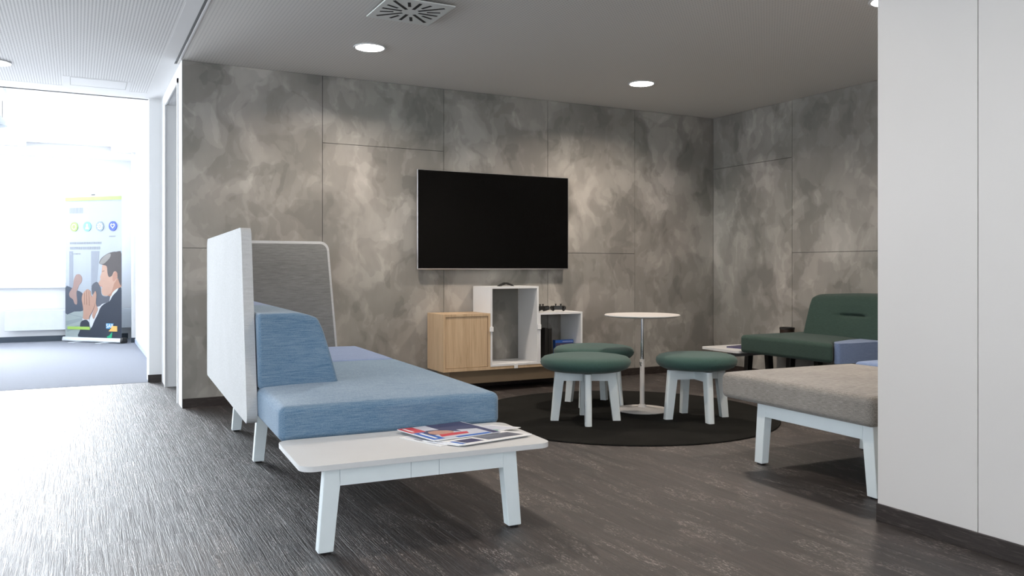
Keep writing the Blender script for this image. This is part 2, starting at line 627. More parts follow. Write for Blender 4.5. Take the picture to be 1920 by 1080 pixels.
# room seen through the doorway
bm = bmesh.new()
box(bm, 0.886, 2.4, 8.44, 8.52, 0, CZ)
box(bm, 2.4, 2.5, 7.15, 8.52, 0, CZ)
box(bm, 0.745, 2.5, 7.15, 8.52, CZ, CZ + 0.1)
struct('wall_side_room', bm, M['white_paint'])
d = thing('door_1', None, None, (0.86, 8.27, 0.0), math.radians(4))
d['kind'] = 'structure'
obj('door_leaf', bxm(0, 0.86, 0, 0.04, 0.006, DZ - 0.02, 0.003), M['white_paint'], d)
bm = tube(bmesh.new(), [(0.80, -0.0, 1.05), (0.80, -0.05, 1.05), (0.69, -0.05, 1.05)], 0.009)
obj('door_handle', bm, M['silver'], d, True)
bm = bxm(0.6275 + 0.1475 - 0.022, 0.7765, 8.700, 8.7195, 1.005, 1.185, 0.002)
lp = struct('trim_1', bm, M['silver'])
# door frame trims in the corridor plane
bm = bmesh.new()
for y0, y1 in ((7.225, 7.262), (8.29, 8.33)):
    box(bm, WX0 - 0.014, WX0 - 0.004, y0, y1, 0, DZ + 0.03)
box(bm, WX0 - 0.014, WX0 - 0.004, 7.225, 8.33, DZ - 0.008, DZ + 0.03)
struct('trim_2', bm, M['white_paint'])

# baseboards of the niche
struct('baseboard_back', bxm(WX0, WX1, WY - 0.014, WY, 0, 0.072, 0.002), M['baseboard'])
struct('baseboard_right_niche', bxm(WX1 - 0.014, WX1, 2.45, WY - 0.014, 0, 0.072, 0.002), M['baseboard'])

# white partition on the right: boards with fine joints
bm = bmesh.new()
for y0, y1 in ((1.998, 2.45), (1.30, 1.994), (0.1, 1.296), (-4.0, 0.096)):
    box(bm, WHX, WHX + 0.02, y0, y1, 0.0, CZ)
box(bm, WHX + 0.008, WX1 + 0.2, -4.0, 2.448, 0, CZ)
struct('wall_partition', bm, M['warm_white'])
struct('baseboard_partition', bxm(WHX - 0.012, WHX, -4.0, 2.45, 0, 0.074, 0.002), M['baseboard'])

# ceilings
GX0, GX1 = 0.700, 0.722
bm = bxm(GX1, WX1 + 0.2, -4.0, WY + 0.16, CZ, CZ + 0.1)
struct('ceiling', bm, M['perf_right'])
struct('trim_3', bxm(GX0, GX1, -4.0, WY + 0.16, CZ + 0.012, CZ + 0.05), M['groove'])
bm = bxm(GX1 - 0.001, GX1 + 0.012, -4.0, WY - 0.002, CZ - 0.003, CZ + 0.003)
struct('trim_4', bm, M['cab_white'])
# left ceiling: white border around a perforated field, access panel, bulkhead end
bm = bmesh.new()
box(bm, -5.2, 0.602, -4.0, 8.45, CZ, CZ + 0.08)
struct('ceiling_left', bm, M['perf_left'])
bm = bmesh.new()
box(bm, 0.602, GX0, -4.0, 8.80, CZ - 0.001, CZ + 0.09)
box(bm, -5.2, 0.602, 8.45, 8.80, CZ - 0.001, CZ + 0.09)
box(bm, GX0, WX0 + 0.3, WY + 0.16, 8.80, CZ - 0.001, CZ + 0.09)
box(bm, -0.10, 0.44, 8.02, 8.45, CZ - 0.0015, CZ + 0.01)
box(bm, -5.2, 0.80, 8.76, 8.80, CZ - 0.001, CZ + 0.45)
struct('ceiling_border', bm, M['ceiling_white'])
bm = bmesh.new()
for a in ((-0.045, 0.405, 8.045, 8.049), (-0.045, 0.405, 8.385, 8.389), (-0.045, -0.041, 8.045, 8.389), (0.401, 0.405, 8.045, 8.389)):
    box(bm, *a, CZ - 0.0022, CZ - 0.001)
struct('trim_5', bm, M['joint'])

# far room
FZ = 2.90
bm = bxm(-5.2, 1.0, 8.80, 14.55, FZ, FZ + 0.08)
struct('ceiling_far', bm, M['ceiling_white'])
bm = bmesh.new()
box(bm, 0.46, 0.80, 8.80, 14.36, 2.83, FZ)
box(bm, -5.2, 0.80, 13.6, 14.36, 2.80, FZ)
box(bm, -5.2, -0.62, 8.80, 14.36, 2.84, FZ)
struct('ceiling_soffit', bm, M['ceiling_white'])
bm = bxm(0.785, 0.95, 8.90, 14.5, 0, FZ)
struct('wall_far_right', bm, M['white_paint'])
bm = bxm(0.735, 0.785, 13.50, 13.62, 0.0, 2.83)
struct('wall_column', bm, M['white_paint'])
struct('baseboard_column', bxm(0.728, 0.785, 13.49, 13.50, 0, 0.075), M['grey_base'])
struct('baseboard_far_right', bxm(0.775, 0.785, 8.98, 13.49, 0, 0.06), plain('pale_blue_base', (.45, .52, .66), 0.6))
# far wall with window opening x -4.2..0.19, z 0.84..2.72
WXa, WXb, WZa, WZb = -4.2, 0.16, 0.84, 2.74
bm = bmesh.new()
box(bm, -5.2, 0.95, 14.36, 14.50, 0, WZa)
box(bm, -5.2, 0.95, 14.36, 14.50, WZb, FZ)
box(bm, -5.2, WXa, 14.36, 14.50, WZa, WZb)
box(bm, WXb, 0.95, 14.36, 14.50, WZa, WZb)
struct('wall_far', bm, M['white_paint'])
struct('baseboard_far', bxm(-5.2, 0.73, 14.346, 14.36, 0, 0.085), M['grey_base'])
wn = thing('window_1', None, None, (0, 14.40, 0)); wn['kind'] = 'structure'
bm = bmesh.new()
box(bm, WXa, WXb, 0, 0.05, WZa, WZa + 0.05); box(bm, WXa, WXb, 0, 0.05, WZb - 0.05, WZb)
for x in (WXa, -2.75, -1.3, WXb - 0.05):
    box(bm, x, x + 0.05, 0, 0.05, WZa + 0.05, WZb - 0.05)
obj('window_frame', bm, M['white_paint'], wn)
obj('pane', bxm(WXa + 0.01, WXb - 0.01, 0.02, 0.026, WZa + 0.01, WZb - 0.01), M['glass'], wn)
obj('window_sill', bxm(WXa - 0.04, WXb + 0.04, -0.09, -0.041, WZa - 0.03, WZa, 0.004), M['white_paint'], wn)

# left facade with its windows (out of frame to the left, the place's daylight)
bm = bmesh.new()
LX = -5.2
edges = [-4.0] + [v for ab in LEFT_WINDOWS for v in ab] + [14.5]
box(bm, LX, LX + 0.15, -4.0, 14.5, 0, 0.8)
box(bm, LX, LX + 0.15, -4.0, 14.5, 2.7, CZ + 0.2)
for a, b in zip(edges[0::2], edges[1::2]):
    box(bm, LX, LX + 0.15, a, b, 0.8, 2.7)
struct('wall_left', bm, M['white_paint'])
for i, (a, b) in enumerate(LEFT_WINDOWS):
    wn = thing('window_%d' % (i + 2), None, None, (LX + 0.05, 0, 0)); wn['kind'] = 'structure'
    bm = bmesh.new()
    for y in (a, (a + b) / 2 - 0.025, b - 0.05):
        box(bm, 0, 0.05, y, y + 0.05, 0.8, 2.7)
    box(bm, 0, 0.05, a, b, 0.8, 0.85); box(bm, 0, 0.05, a, b, 2.65, 2.7)
    obj('window_frame', bm, M['white_paint'], wn)
    obj('pane', bxm(0.02, 0.026, a + 0.01, b - 0.01, 0.81, 2.69), M['glass'], wn)
bm = bmesh.new()
for a in ((-5.2, WX1 + 0.2, 0, 0.88), (-5.2, WX1 + 0.2, 2.62, CZ + 0.1), (-5.2, -3.92, 0.88, 2.62), (1.12, WX1 + 0.2, 0.88, 2.62)):
    box(bm, a[0], a[1], -4.15, -4.0, a[2], a[3])
struct('wall_rear', bm, M['white_paint'])
wn = thing('window_7', None, None, (0, -4.08, 0)); wn['kind'] = 'structure'  # added unseen window, built to go with the rear fill light
bm = bmesh.new()
for x in (-3.92, -2.26, -0.60, 1.07):
    box(bm, x, x + 0.05, 0, 0.05, 0.88, 2.62)
box(bm, -3.92, 1.12, 0, 0.05, 0.88, 0.93); box(bm, -3.92, 1.12, 0, 0.05, 2.57, 2.62)
obj('window_frame', bm, M['white_paint'], wn)
obj('pane', bxm(-3.91, 1.11, 0.02, 0.026, 0.89, 2.61), M['glass'], wn)

# ------------------------------------------------------------------ ceiling fittings
WARM = (1.0, 0.86, 0.73)
def downlight(x, y, label, power, col=WARM, strength=30, on=True):
    t = thing('downlight', label, 'ceiling light', (x, y, CZ), 0, 'round recessed downlights')
    bm = lathe(bmesh.new(), [(0.100, 0.0), (0.118, -0.001), (0.122, -0.005), (0.118, -0.009), (0.106, -0.009), (0.101, -0.004), (0.100, 0.0)], 40)
    obj('rim', bm, M['cab_white'], t, True)
    bm = lathe(bmesh.new(), [(0, -0.0075), (0.1035, -0.0075), (0.1035, -0.002), (0, -0.002)], 40)
    obj('diffuser', bm, M['lamp'] if on else M['cab_white'], t)
    l = bpy.data.lights.new('downlight_beam', 'AREA')
    l.shape = 'DISK'; l.size = 0.2; l.energy = power; l.color = col; l.spread = math.radians(150)
    lo = bpy.data.objects.new('downlight_beam', l)
    lo.location = (0, 0, -0.012); lo.parent = t
    C.objects.link(lo)
    return t
downlight(1.935, 5.925, 'glowing round downlight beside the square air vent', 34)
downlight(4.448, 5.951, 'glowing round downlight above the white round table near the corner', 34)
downlight(4.42, 3.40, 'glowing round downlight cut by the top edge of the white partition', 34)
downlight(1.935, 3.40, 'round downlight in the niche ceiling nearer the camera', 14)
downlight(1.935, 0.6, 'round downlight in the ceiling above the camera', 8)
downlight(-0.575, 7.74, 'switched-off round white downlight in the perforated corridor ceiling', 0.01, on=False)

t = thing('air_vent', 'square white ceiling vent with radiating black slots beside a downlight', 'air vent', (1.873, 4.925, CZ))
bm = bxm(-0.215, 0.215, -0.225, 0.225, -0.024, -0.016, 0.002)
obj('vent_plate', bm, M['vent'], t)
obj('vent_neck', lathe(bmesh.new(), [(0, 0), (0.19, 0), (0.19, -0.016), (0, -0.016)], 32), M['dark_gap'], t)
bm = bmesh.new()
for k in range(16):
    a = k * PI / 8
    lim = 0.195 / max(abs(math.cos(a)), abs(math.sin(a)))
    r0, r1 = (0.055, min(lim, 0.245) - 0.01) if k % 2 == 0 else (0.105, 0.19)
    wd = 0.0105 if k % 2 == 0 else 0.0095
    ca, sa = math.cos(a), math.sin(a)
    pts = [(r0, -wd), (r1, -wd), (r1, wd), (r0, wd)]
    prism(bm, [(p * ca - q * sa, p * sa + q * ca) for p, q in pts], XY, -0.0248, -0.0242)
obj('slots', bm, M['dark_gap'], t)

t = thing('pendant_lamp', 'white conical pendant lamp hanging in the bright far room at the left edge', 'pendant lamp', (-0.83, 10.0, 2.575))
obj('lamp_shade', lathe(bmesh.new(), [(0.205, 0.0), (0.205, 0.03), (0.03, 0.26), (0.0, 0.27), (0.0, 0.265), (0.025, 0.25), (0.198, 0.028), (0.198, 0.0)], 32), M['radiator'], t, True)
obj('cord', tube(bmesh.new(), [(0.16, 0, 0.08), (0.16, 0, 0.262)], 0.003), M['groove'], t)

# ------------------------------------------------------------------ furniture builders
def u_frame(parent, s0, s1, y0, th, h=0.33, drop=0.07, splay=0.025, lw=0.06, m=None, foot=True, joints=True, swap=False):
    """an inverted-U leg frame across s0..s1; two legs and an apron; swap puts it along Y"""
    m = m or M['leg']
    fr = (lambda a, b, d: (a, d, b)) if not swap else (lambda a, b, d: (d, a, b))
    for sg, e in ((1, s0), (-1, s1)):
        pts = [(e, 0.008), (e + sg * lw, 0.008), (e + sg * (lw + splay), h - drop), (e + sg * (lw + splay), h), (e + sg * splay, h)]
        bm = bmesh.new()
        prism(bm, pts, fr, y0, y0 + th)
        bevel(bm, 0.0025, 1)
        lg = obj('leg', bm, m, parent)
        if foot:
            a0, a1 = sorted((e + sg * 0.012, e + sg * (lw - 0.012)))
            if swap:
                obj('foot', bxm(y0 + 0.01, y0 + th - 0.01, a0, a1, 0, 0.010), M['foot'], lg)
            else:
                obj('foot', bxm(a0, a1, y0 + 0.01, y0 + th - 0.01, 0, 0.010), M['foot'], lg)
    a0, a1 = s0 + lw + splay, s1 - lw - splay
    bm = bmesh.new()
    mid = (a0 + a1) / 2
    cuts = [a0, mid - 0.06, mid + 0.06, a1] if joints else [a0, a1]
    for a, b in zip(cuts, cuts[1:]):
        g = 0.0008
        if swap:
            box(bm, y0, y0 + th, a + g, b - g, h - drop, h)
        else:
            box(bm, a + g, b - g, y0, y0 + th, h - drop, h)
    obj('apron', bm, m, parent)

def seat_cushion(name, x0, x1, y0, y1, z0, z1, m, parent, r=0.035, crown=0.012, n=(14, 14, 2)):
    cx, cy, ax, ay = (x0 + x1) / 2, (y0 + y1) / 2, (x1 - x0) / 2, (y1 - y0) / 2
    def df(p):
        if p.z > (z0 + z1) / 2:
            u = 1 - ((p.x - cx) / ax) ** 4; v = 1 - ((p.y - cy) / ay) ** 4
            p = Vector((p.x, p.y, p.z + crown * max(0, u) * max(0, v) - crown * 0.3))
        return p
    return obj(name, rbox(bmesh.new(), (x0, y0, z0), (x1, y1, z1), r, 5, n, df), m, parent, True, angle=60)

def backrest(name, y0, y1, z0, z1, xb, xt, x0, m, parent, dent=None, r=0.03, crown=0.0):
    """wedge backrest: vertical back at x0, front slopes from xb (bottom) to xt (top)"""
    def df(p):
        f = min(1.0, max(0.0, (p.z - z0) / (z1 - z0)))
        wid = xb + (xt - xb) * f ** 1.1
        u = (p.x - x0) / (xb - x0)
        x = x0 + u * (wid - x0)
        z = p.z
        # a softly rounded front shoulder
        if u > 0.6 and f > 0.75:
            z -= 0.03 * ((u - 0.6) / 0.4) ** 2 * ((f - 0.75) / 0.25)
        if crown:
            v = (p.y - y0) / (y1 - y0)
            z += crown * (1 - (2 * v - 1) ** 2) * f
        if dent and u > 0.9:
            dy, dz, hw = dent
            a = max(0, 1 - (abs(p.y - dy) / hw) ** 4)
            x -= 0.030 * a * math.exp(-((p.z - dz) / 0.011) ** 2)
            x -= 0.010 * a * math.exp(-((p.z - dz) / 0.05) ** 2)
        return Vector((x, p.y, z))
    return obj(name, rbox(bmesh.new(), (x0, y0, z0), (xb, y1, z1), r, 5, (8, 24, 40 if dent else 12), df), m, parent, True, angle=60)

# ---- left sofa (blue / lavender modules with grey privacy panels)
SO, SR = (0.748, 3.112), math.radians(-2.6)
sofa = thing('sofa', 'long blue and lavender modular sofa with tall light grey fabric privacy panels', 'sofa', (SO[0], SO[1], 0), SR)
SB, ST = 0.335, 0.498
o = seat_cushion('seat', 0.012, 1.07, 0.545, 2.235, SB, ST, M['blue'], sofa, n=(12, 18, 2)); o['label'] = 'blue melange seat cushion'
o = seat_cushion('seat', 0.012, 1.07, 2.240, 3.27, SB, ST, M['purple'], sofa); o['label'] = 'lavender seat cushion'
o = backrest('backrest', 1.19, 2.235, ST - 0.012, 0.872, 0.43, 0.318, 0.016, M['blue'], sofa, r=0.022); o['label'] = 'blue melange backrest'
o = backrest('backrest', 2.240, 3.26, ST - 0.012, 0.872, 0.43, 0.318, 0.016, M['purple'], sofa, r=0.022); o['label'] = 'lavender backrest'
# side privacy panel: outline in YZ, slightly raked near edge
def pad_panel(name, poly, radii, frame, d0, d1, m, parent, bev=0.016):
    bm = bmesh.new()
    prism(bm, round_poly(poly, radii, 8), frame, d0, d1)
    es = [e for e in bm.edges if e.calc_face_angle(0) > 1.2]
    bmesh.ops.bevel(bm, geom=es, offset=bev, segments=5, profile=0.5, affect='EDGES', clamp_overlap=False)
    return obj(name, bm, m, parent, True, angle=50)
o = pad_panel('privacy_panel', [(1.16, 0.318), (3.33, 0.318), (3.33, 1.318), (1.40, 1.318)], [0.04, 0.03, 0.06, 0.055], YZ, -0.042, 0.010, [M['panel_light']], sofa)
o['label'] = 'long light grey side privacy panel'
o = pad_panel('privacy_panel', [(0.012, 0.34), (0.925, 0.34), (0.842, 1.312), (0.012, 1.312)], [0.02, 0.05, 0.07, 0.01], XZ, 3.277, 3.335, [M['panel_light']], sofa)
o['label'] = 'short end privacy panel with light edge'
o = pad_panel('inner_cover', [(0.014, 0.35), (0.908, 0.35), (0.826, 1.292), (0.014, 1.292)], [0.02, 0.04, 0.055, 0.01], XZ, 3.272, 3.29, [M['panel_grey']], o, 0.004)
o['label'] = 'mid grey inner fabric'
u_frame(sofa, 0.062, 0.945, 1.70, 0.05)
u_frame(sofa, 0.062, 0.945, 2.70, 0.05)
for x in (0.28, 0.74):
    for y0, y1 in ((0.56, 1.699), (1.751, 2.699), (2.751, 3.20)):
        obj('seat_rail', bxm(x, x + 0.05, y0, y1, 0.285, SB), M['leg'], sofa)

# ---- coffee table docked to the sofa end
ct = thing('coffee_table', 'low white rectangular table holding magazines, docked at the end of the blue sofa', 'table', (SO[0], SO[1], 0), SR)
bm = bmesh.new()
prism(bm, round_poly([(0.0, 0.0), (1.07, 0.0), (1.07, 0.535), (0.0, 0.535)], 0.055, 8), XY, 0.331, 0.352)
es = [e for e in bm.edges if e.calc_face_angle(0) > 1.2]
bmesh.ops.bevel(bm, geom=es, offset=0.003, segments=2, profile=0.5, affect='EDGES')
obj('tabletop', bm, M['table_white'], ct, True)
u_frame(ct, 0.070, 0.935, 0.03, 0.05, h=0.331, drop=0.07)
for x in (0.28, 0.74):
    obj('rail', bxm(x, x + 0.05, 0.081, 0.50, 0.285, 0.331), M['leg'], ct)

# ---- magazines on the coffee table
def magazine(name, label, corner_px, z, th, patches, group='magazines on the white coffee table', cover=None):
    """corners in sofa-local coordinates: origin, along-width, along-height"""
    (ox, oy), (wx, wy), (hx, hy) = corner_px
    t = thing(name, label, 'magazine', (0, 0, 0), 0, group)
    t.matrix_world = Matrix.Translation((SO[0], SO[1], 0)) @ Matrix.Rotation(SR, 4, 'Z')
    W = Vector((wx - ox, wy - oy)); Hh = Vector((hx - ox, hy - oy))
    def pt(u, v):
        p = Vector((ox, oy)) + W * u + Hh * v
        return (p.x, p.y)
    bm = bmesh.new()
    prism(bm, [pt(0, 0), pt(1, 0), pt(1, 1), pt(0, 1)], XY, z, z + th)
    obj('pages', bm, M['paper'], t)
    bm = bmesh.new()
    mats = []
    lay = 0
    for mi_name, poly in patches:
        if M[mi_name] not in mats:
            mats.append(M[mi_name])
        mi = mats.index(M[mi_name])
        lay += 1
        prism(bm, [pt(*q) for q in poly], XY, z + th, z + th + 0.00012 * lay, mi)
    obj('cover', bm, mats, t)
    return t

R4 = lambda a, b, c, d: [(a, c), (b, c), (b, d), (a, d)]
zt = 0.3525
magazine('magazine', 'white magazine mostly hidden at the left bottom of the stack', ((0.500, 0.365), (0.605, 0.125), (0.80, 0.47)), zt, 0.003,
         [('pale_print', R4(0.05, 0.95, 0.05, 0.9)), ('grey_print', R4(0.3, 0.5, 0.03, 0.06))])
magazine('magazine', 'magazine with green and photo cover fanned under the top one', ((0.565, 0.245), (0.672, 0.085), (0.95, 0.335)), zt + 0.0033, 0.0035,
         [('pale_print', R4(0.02, 0.98, 0.02, 0.98)), ('green_print', R4(0.45, 0.9, 0.30, 0.62)), ('red', R4(0.6, 0.75, 0.2, 0.28))])
magazine('magazine', 'white magazine with dark blue photo cover, lowest at the right of the fan', ((0.600, 0.225), (0.690, 0.070), (0.952, 0.300)), zt + 0.0070, 0.003,
         [('paper', R4(0.0, 1, 0.0, 1)), ('navy_print', R4(0.45, 0.85, 0.10, 0.36)), ('grey_print', R4(0.35, 0.85, 0.42, 0.95)), ('blue_print', R4(0.5, 0.9, 0.02, 0.07))])
magazine('magazine', 'thin white newsletter sticking out beyond the top magazine', ((0.60, 0.33), (0.700, 0.215), (0.965, 0.42)), zt + 0.0105, 0.002,
         [('pale_print', R4(0.05, 0.95, 0.05, 0.95)), ('green_print', R4(0.65, 0.95, 0.25, 0.7))])
face = [(0.44, 0.22), (0.56, 0.17), (0.66, 0.20), (0.70, 0.32), (0.68, 0.46), (0.60, 0.52), (0.50, 0.48), (0.42, 0.34)]
hair = [(0.36, 0.24), (0.46, 0.14), (0.58, 0.12), (0.70, 0.16), (0.66, 0.24), (0.56, 0.52), (0.66, 0.60), (0.52, 0.60), (0.40, 0.46)]
magazine('magazine', 'top magazine with red corner, blue title band and a face on its cover', ((0.524, 0.478), (0.594, 0.175), (0.860, 0.536)), zt + 0.0128, 0.004,
         [('pale_print', R4(0.0, 1.0, 0.0, 1.0)), ('navy_print', [(0.0, 0.42), (0.45, 0.42), (0.62, 0.98), (0.0, 0.98)]), ('navy_print', [(0.55, 0.88), (1.0, 0.88), (1.0, 0.98), (0.55, 0.98)]), ('red', R4(0.0, 0.40, 0.0, 0.22)), ('red', [(0.66, 0.26), (0.84, 0.2), (0.82, 0.62), (0.70, 0.66)]), ('pale_print', [(0.55, 0.62), (0.66, 0.62), (0.70, 0.86), (0.62, 0.86)]),
          ('blue_print', R4(0.42, 0.95, 0.02, 0.18)), ('blue_print', R4(0.93, 1.0, 0.35, 0.85)), ('navy_print', hair), ('skin_print', face), ('paper', [(0.05, 0.05), (0.33, 0.05), (0.33, 0.08), (0.05, 0.08)]),
          ('paper', R4(0.48, 0.9, 0.07, 0.11))])
magazine('sheet', 'white sheet of paper sticking out at the back of the magazine stack', ((0.80, 0.44), (0.872, 0.385), (0.875, 0.532)), zt, 0.0012,
         [('paper', R4(0, 1, 0, 1))], group=None)['category'] = 'paper'

# ---- television
tv = thing('television', 'large black flat television with thin silver frame mounted on the concrete wall', 'television', (3.482, 6.90, 1.542))
bm = bmesh.new()
hw, hh = 0.789, 0.448
box(bm, -hw, hw, 0.0, 0.032, -hh, hh)
bevel(bm, 0.002, 1)
obj('housing', bm, M['silver'], tv)
obj('screen', bxm(-hw + 0.006, hw - 0.006, -0.002, 0.001, -hh + 0.010, hh - 0.005), M['screen'], tv)
obj('logo_plate', bxm(0.000, 0.045, -0.004, -0.001, -hh, -hh + 0.009), M['silver'], tv)
obj('wall_bracket', bxm(-0.35, 0.35, 0.032, 0.084, -0.25, 0.25), M['black'], tv)

# ---- wall cabinet unit
FY = 6.60
BY = WY - 0.018
oak = thing('oak_cabinet', 'light oak cabinet box with a flush door, left of the tall white box', 'cabinet', (2.815, FY, 0.0))
bm = bmesh.new()
X1 = 0.455; Zb, Zt = 0.200, 0.702; T = 0.022; Dp = BY - FY
box(bm, 0, T, 0, Dp, Zb, Zt); box(bm, X1 - T, X1, 0, Dp, Zb, Zt)
box(bm, T, X1 - T, 0, Dp, Zb, Zb + T + 0.006); box(bm, T, X1 - T, 0, Dp, Zt - T, Zt)
box(bm, T, X1 - T, Dp - 0.01, Dp, Zb + T, Zt - T)
obj('body', bm, M['oak'], oak)
dr = obj('door', bxm(T + 0.003, X1 - T - 0.003, 0.006, 0.026, Zb + T + 0.009, Zt - T - 0.003, 0.001), M['oak'], oak)
tall = thing('tall_white_cabinet', 'tall open white box shelf in the middle under the television', 'shelf', (3.272, FY, 0.0))
def open_box(t, w_, z0, z1, T=0.018, back=False):
    bm = bmesh.new()
    box(bm, 0, T, 0, Dp, z0, z1); box(bm, w_ - T, w_, 0, Dp, z0, z1)
    box(bm, T, w_ - T, 0, Dp, z0, z0 + T); box(bm, T, w_ - T, 0, Dp, z1 - T, z1)
    obj('body', bm, M['cab_white'], t)
open_box(tall, 0.494, 0.226, 0.940)
low = thing('low_white_cabinet', 'low open white box shelf holding a game console and a blue box', 'shelf', (3.768, FY, 0.0))
open_box(low, 0.474, 0.226, 0.695)
ob = thing('base_board', 'long light oak base board with recessed plinth carrying the white boxes', 'shelf', (3.272, FY + 0.003, 0.0))
obj('board', bxm(0.001, 0.97, 0.0, Dp - 0.003, 0.200, 0.2245), M['oak'], ob)
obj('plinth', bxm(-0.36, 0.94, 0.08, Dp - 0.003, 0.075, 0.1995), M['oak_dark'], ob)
for x, z, nm in ((3.2785, 0.560, 'square white clip joining the oak cabinet and the tall white box'),
                 (3.769, 0.566, 'square white clip joining the tall and low white boxes'),
                 (3.526, 0.222, 'square white clip under the tall white box on the base board')):
    c = obj('connector_clip', bxm(-0.017, 0.017, -0.012, 0.0, -0.022, 0.022, 0.002), M['paper'], None, loc=(x, FY - 0.001, z))
    tag(c, nm, 'clip', 'white cabinet clips')

# items on / in the cabinets
bm = bmesh.new()
prism(bm, [(-0.075, 0), (-0.055, 0.012), (-0.005, 0.034), (0.010, 0.034), (0.060, 0.014), (0.078, 0), (0.060, 0.004), (0.004, 0.024), (-0.050, 0.003)], XZ, -0.025, 0.03)
o = obj('remote_cradle', bm, M['black'], None, loc=(3.50, 6.75, 0.9405))
o.name = 'folded_strap'
tag(o, 'small black arched object lying on top of the tall white box', 'gadget')

def gamepad(loc, rz, label, tilt=0.0):
    t = thing('game_controller', label, 'game controller', loc, rz, 'black game controllers')
    bm = bmesh.new()
    prism(bm, round_poly([(-0.055, -0.025), (0.055, -0.025), (0.06, 0.03), (-0.06, 0.03)], 0.015, 4), XY, 0.014, 0.040)
    bevel(bm, 0.004, 1)
    for s in (-1, 1):
        rb = bmesh.new()
        lathe(rb, [(0, -0.055), (0.010, -0.052), (0.016, -0.035), (0.018, 0.0), (0.017, 0.02), (0, 0.028)], 12)
        bmesh.ops.transform(rb, matrix=Matrix.Translation((s * 0.062, -0.012, 0.022)) @ Matrix.Rotation(s * 0.35, 4, 'Z') @ Matrix.Rotation(-PI / 2 - 0.12, 4, 'X'), verts=rb.verts)
        me = bpy.data.meshes.new('tmp'); rb.to_mesh(me); rb.free(); bm.from_mesh(me); bpy.data.meshes.remove(me)
    obj('shell', bm, M['black'], t, True)
    for sx, sy in ((-0.028, -0.012), (0.028, -0.012)):
        obj('thumbstick', lathe(bmesh.new(), [(0.006, 0.038), (0.006, 0.048), (0.011, 0.050), (0.011, 0.054), (0, 0.053)], 12, cx=sx, cy=sy), M['foot'], t, True)
    for sx in (-0.045, 0.045):
        obj('trigger', bxm(sx - 0.013, sx + 0.013, 0.026, 0.042, 0.022, 0.040), M['foot'], t)
    t.scale = (0.85, 0.9, 1.35)
gamepad((3.860, 6.73, 0.6955), math.radians(25), 'black game controller nearer the tall white box on the low box top')
gamepad((4.045, 6.715, 0.6955), math.radians(-35), 'black game controller at the right on the low box top')

gc = thing('game_console', 'black game console standing upright inside the low white box', 'game console', (3.895, 6.74, 0.2445))
obj('console_body', bxm(-0.045, -0.012, -0.11, 0.13, 0.0, 0.305, 0.003), M['black'], gc)
obj('console_body', bxm(-0.006, 0.030, -0.11, 0.13, 0.0, 0.300, 0.003), M['black'], gc)
obj('console_core', bxm(-0.0125, -0.0055, -0.10, 0.12, 0.004, 0.296), M['foot'], gc)

gb = thing('game_box', 'box with blue top band and purple picture leaning inside the low white box', 'box', (4.10, 6.68, 0.246), math.radians(-3))
tb = bmesh.new(); box(tb, -0.10, 0.095, 0.0, 0.05, 0.0, 0.175); 
for v in tb.verts: v.co.y += v.co.z * 0.30; v.co.x += v.co.z * 0.12
obj('box_body', tb, M['blue_print'], gb)
bm = bmesh.new()
mats = [M['navy_print'], M['skin_print'], M['grey_print'], M['paper'], M['red']]
def fr(a, b, d): return (a + b * 0.12, -d + b * 0.30, b)
prism(bm, [(-0.098, 0.003), (0.093, 0.003), (0.093, 0.150), (-0.098, 0.150)], fr, 0.0002, 0.001, 0)
prism(bm, [(-0.06, 0.06), (-0.02, 0.05), (0.0, 0.09), (-0.015, 0.13), (-0.045, 0.135), (-0.062, 0.10)], fr, 0.001, 0.0015, 1)
prism(bm, [(-0.09, 0.01), (-0.04, 0.01), (-0.07, 0.08)], fr, 0.001, 0.0016, 2)
for i, x in enumerate((0.01, 0.026, 0.042, 0.056)):
    prism(bm, [(x, 0.10), (x + 0.008, 0.10), (x + 0.010, 0.128), (x + 0.002, 0.128)], fr, 0.001, 0.0018, 3)
prism(bm, [(0.02, 0.02), (0.08, 0.02), (0.07, 0.08), (0.03, 0.07)], fr, 0.001, 0.0014, 4)
obj('box_picture', bm, mats, gb)
bm = bmesh.new()
for i in range(9):
    x = -0.02 + i * 0.0125
    prism(bm, [(x, 0.157), (x + 0.006, 0.157), (x + 0.006, 0.166), (x, 0.166)], fr, 0.0003, 0.0012)
obj('title_marks', bm, M['pale_print'], gb)

# ---- rug
rug = obj('rug', lathe(bmesh.new(), [(0, 0.0005), (1.135, 0.0005), (1.142, 0.004), (1.140, 0.009), (1.130, 0.012), (1.0, 0.012), (0, 0.012)], 96), M['rug'], None, True, loc=(3.658, 5.135, 0))
tag(rug, 'round charcoal rug lying under the stools and the white round table', 'rug')

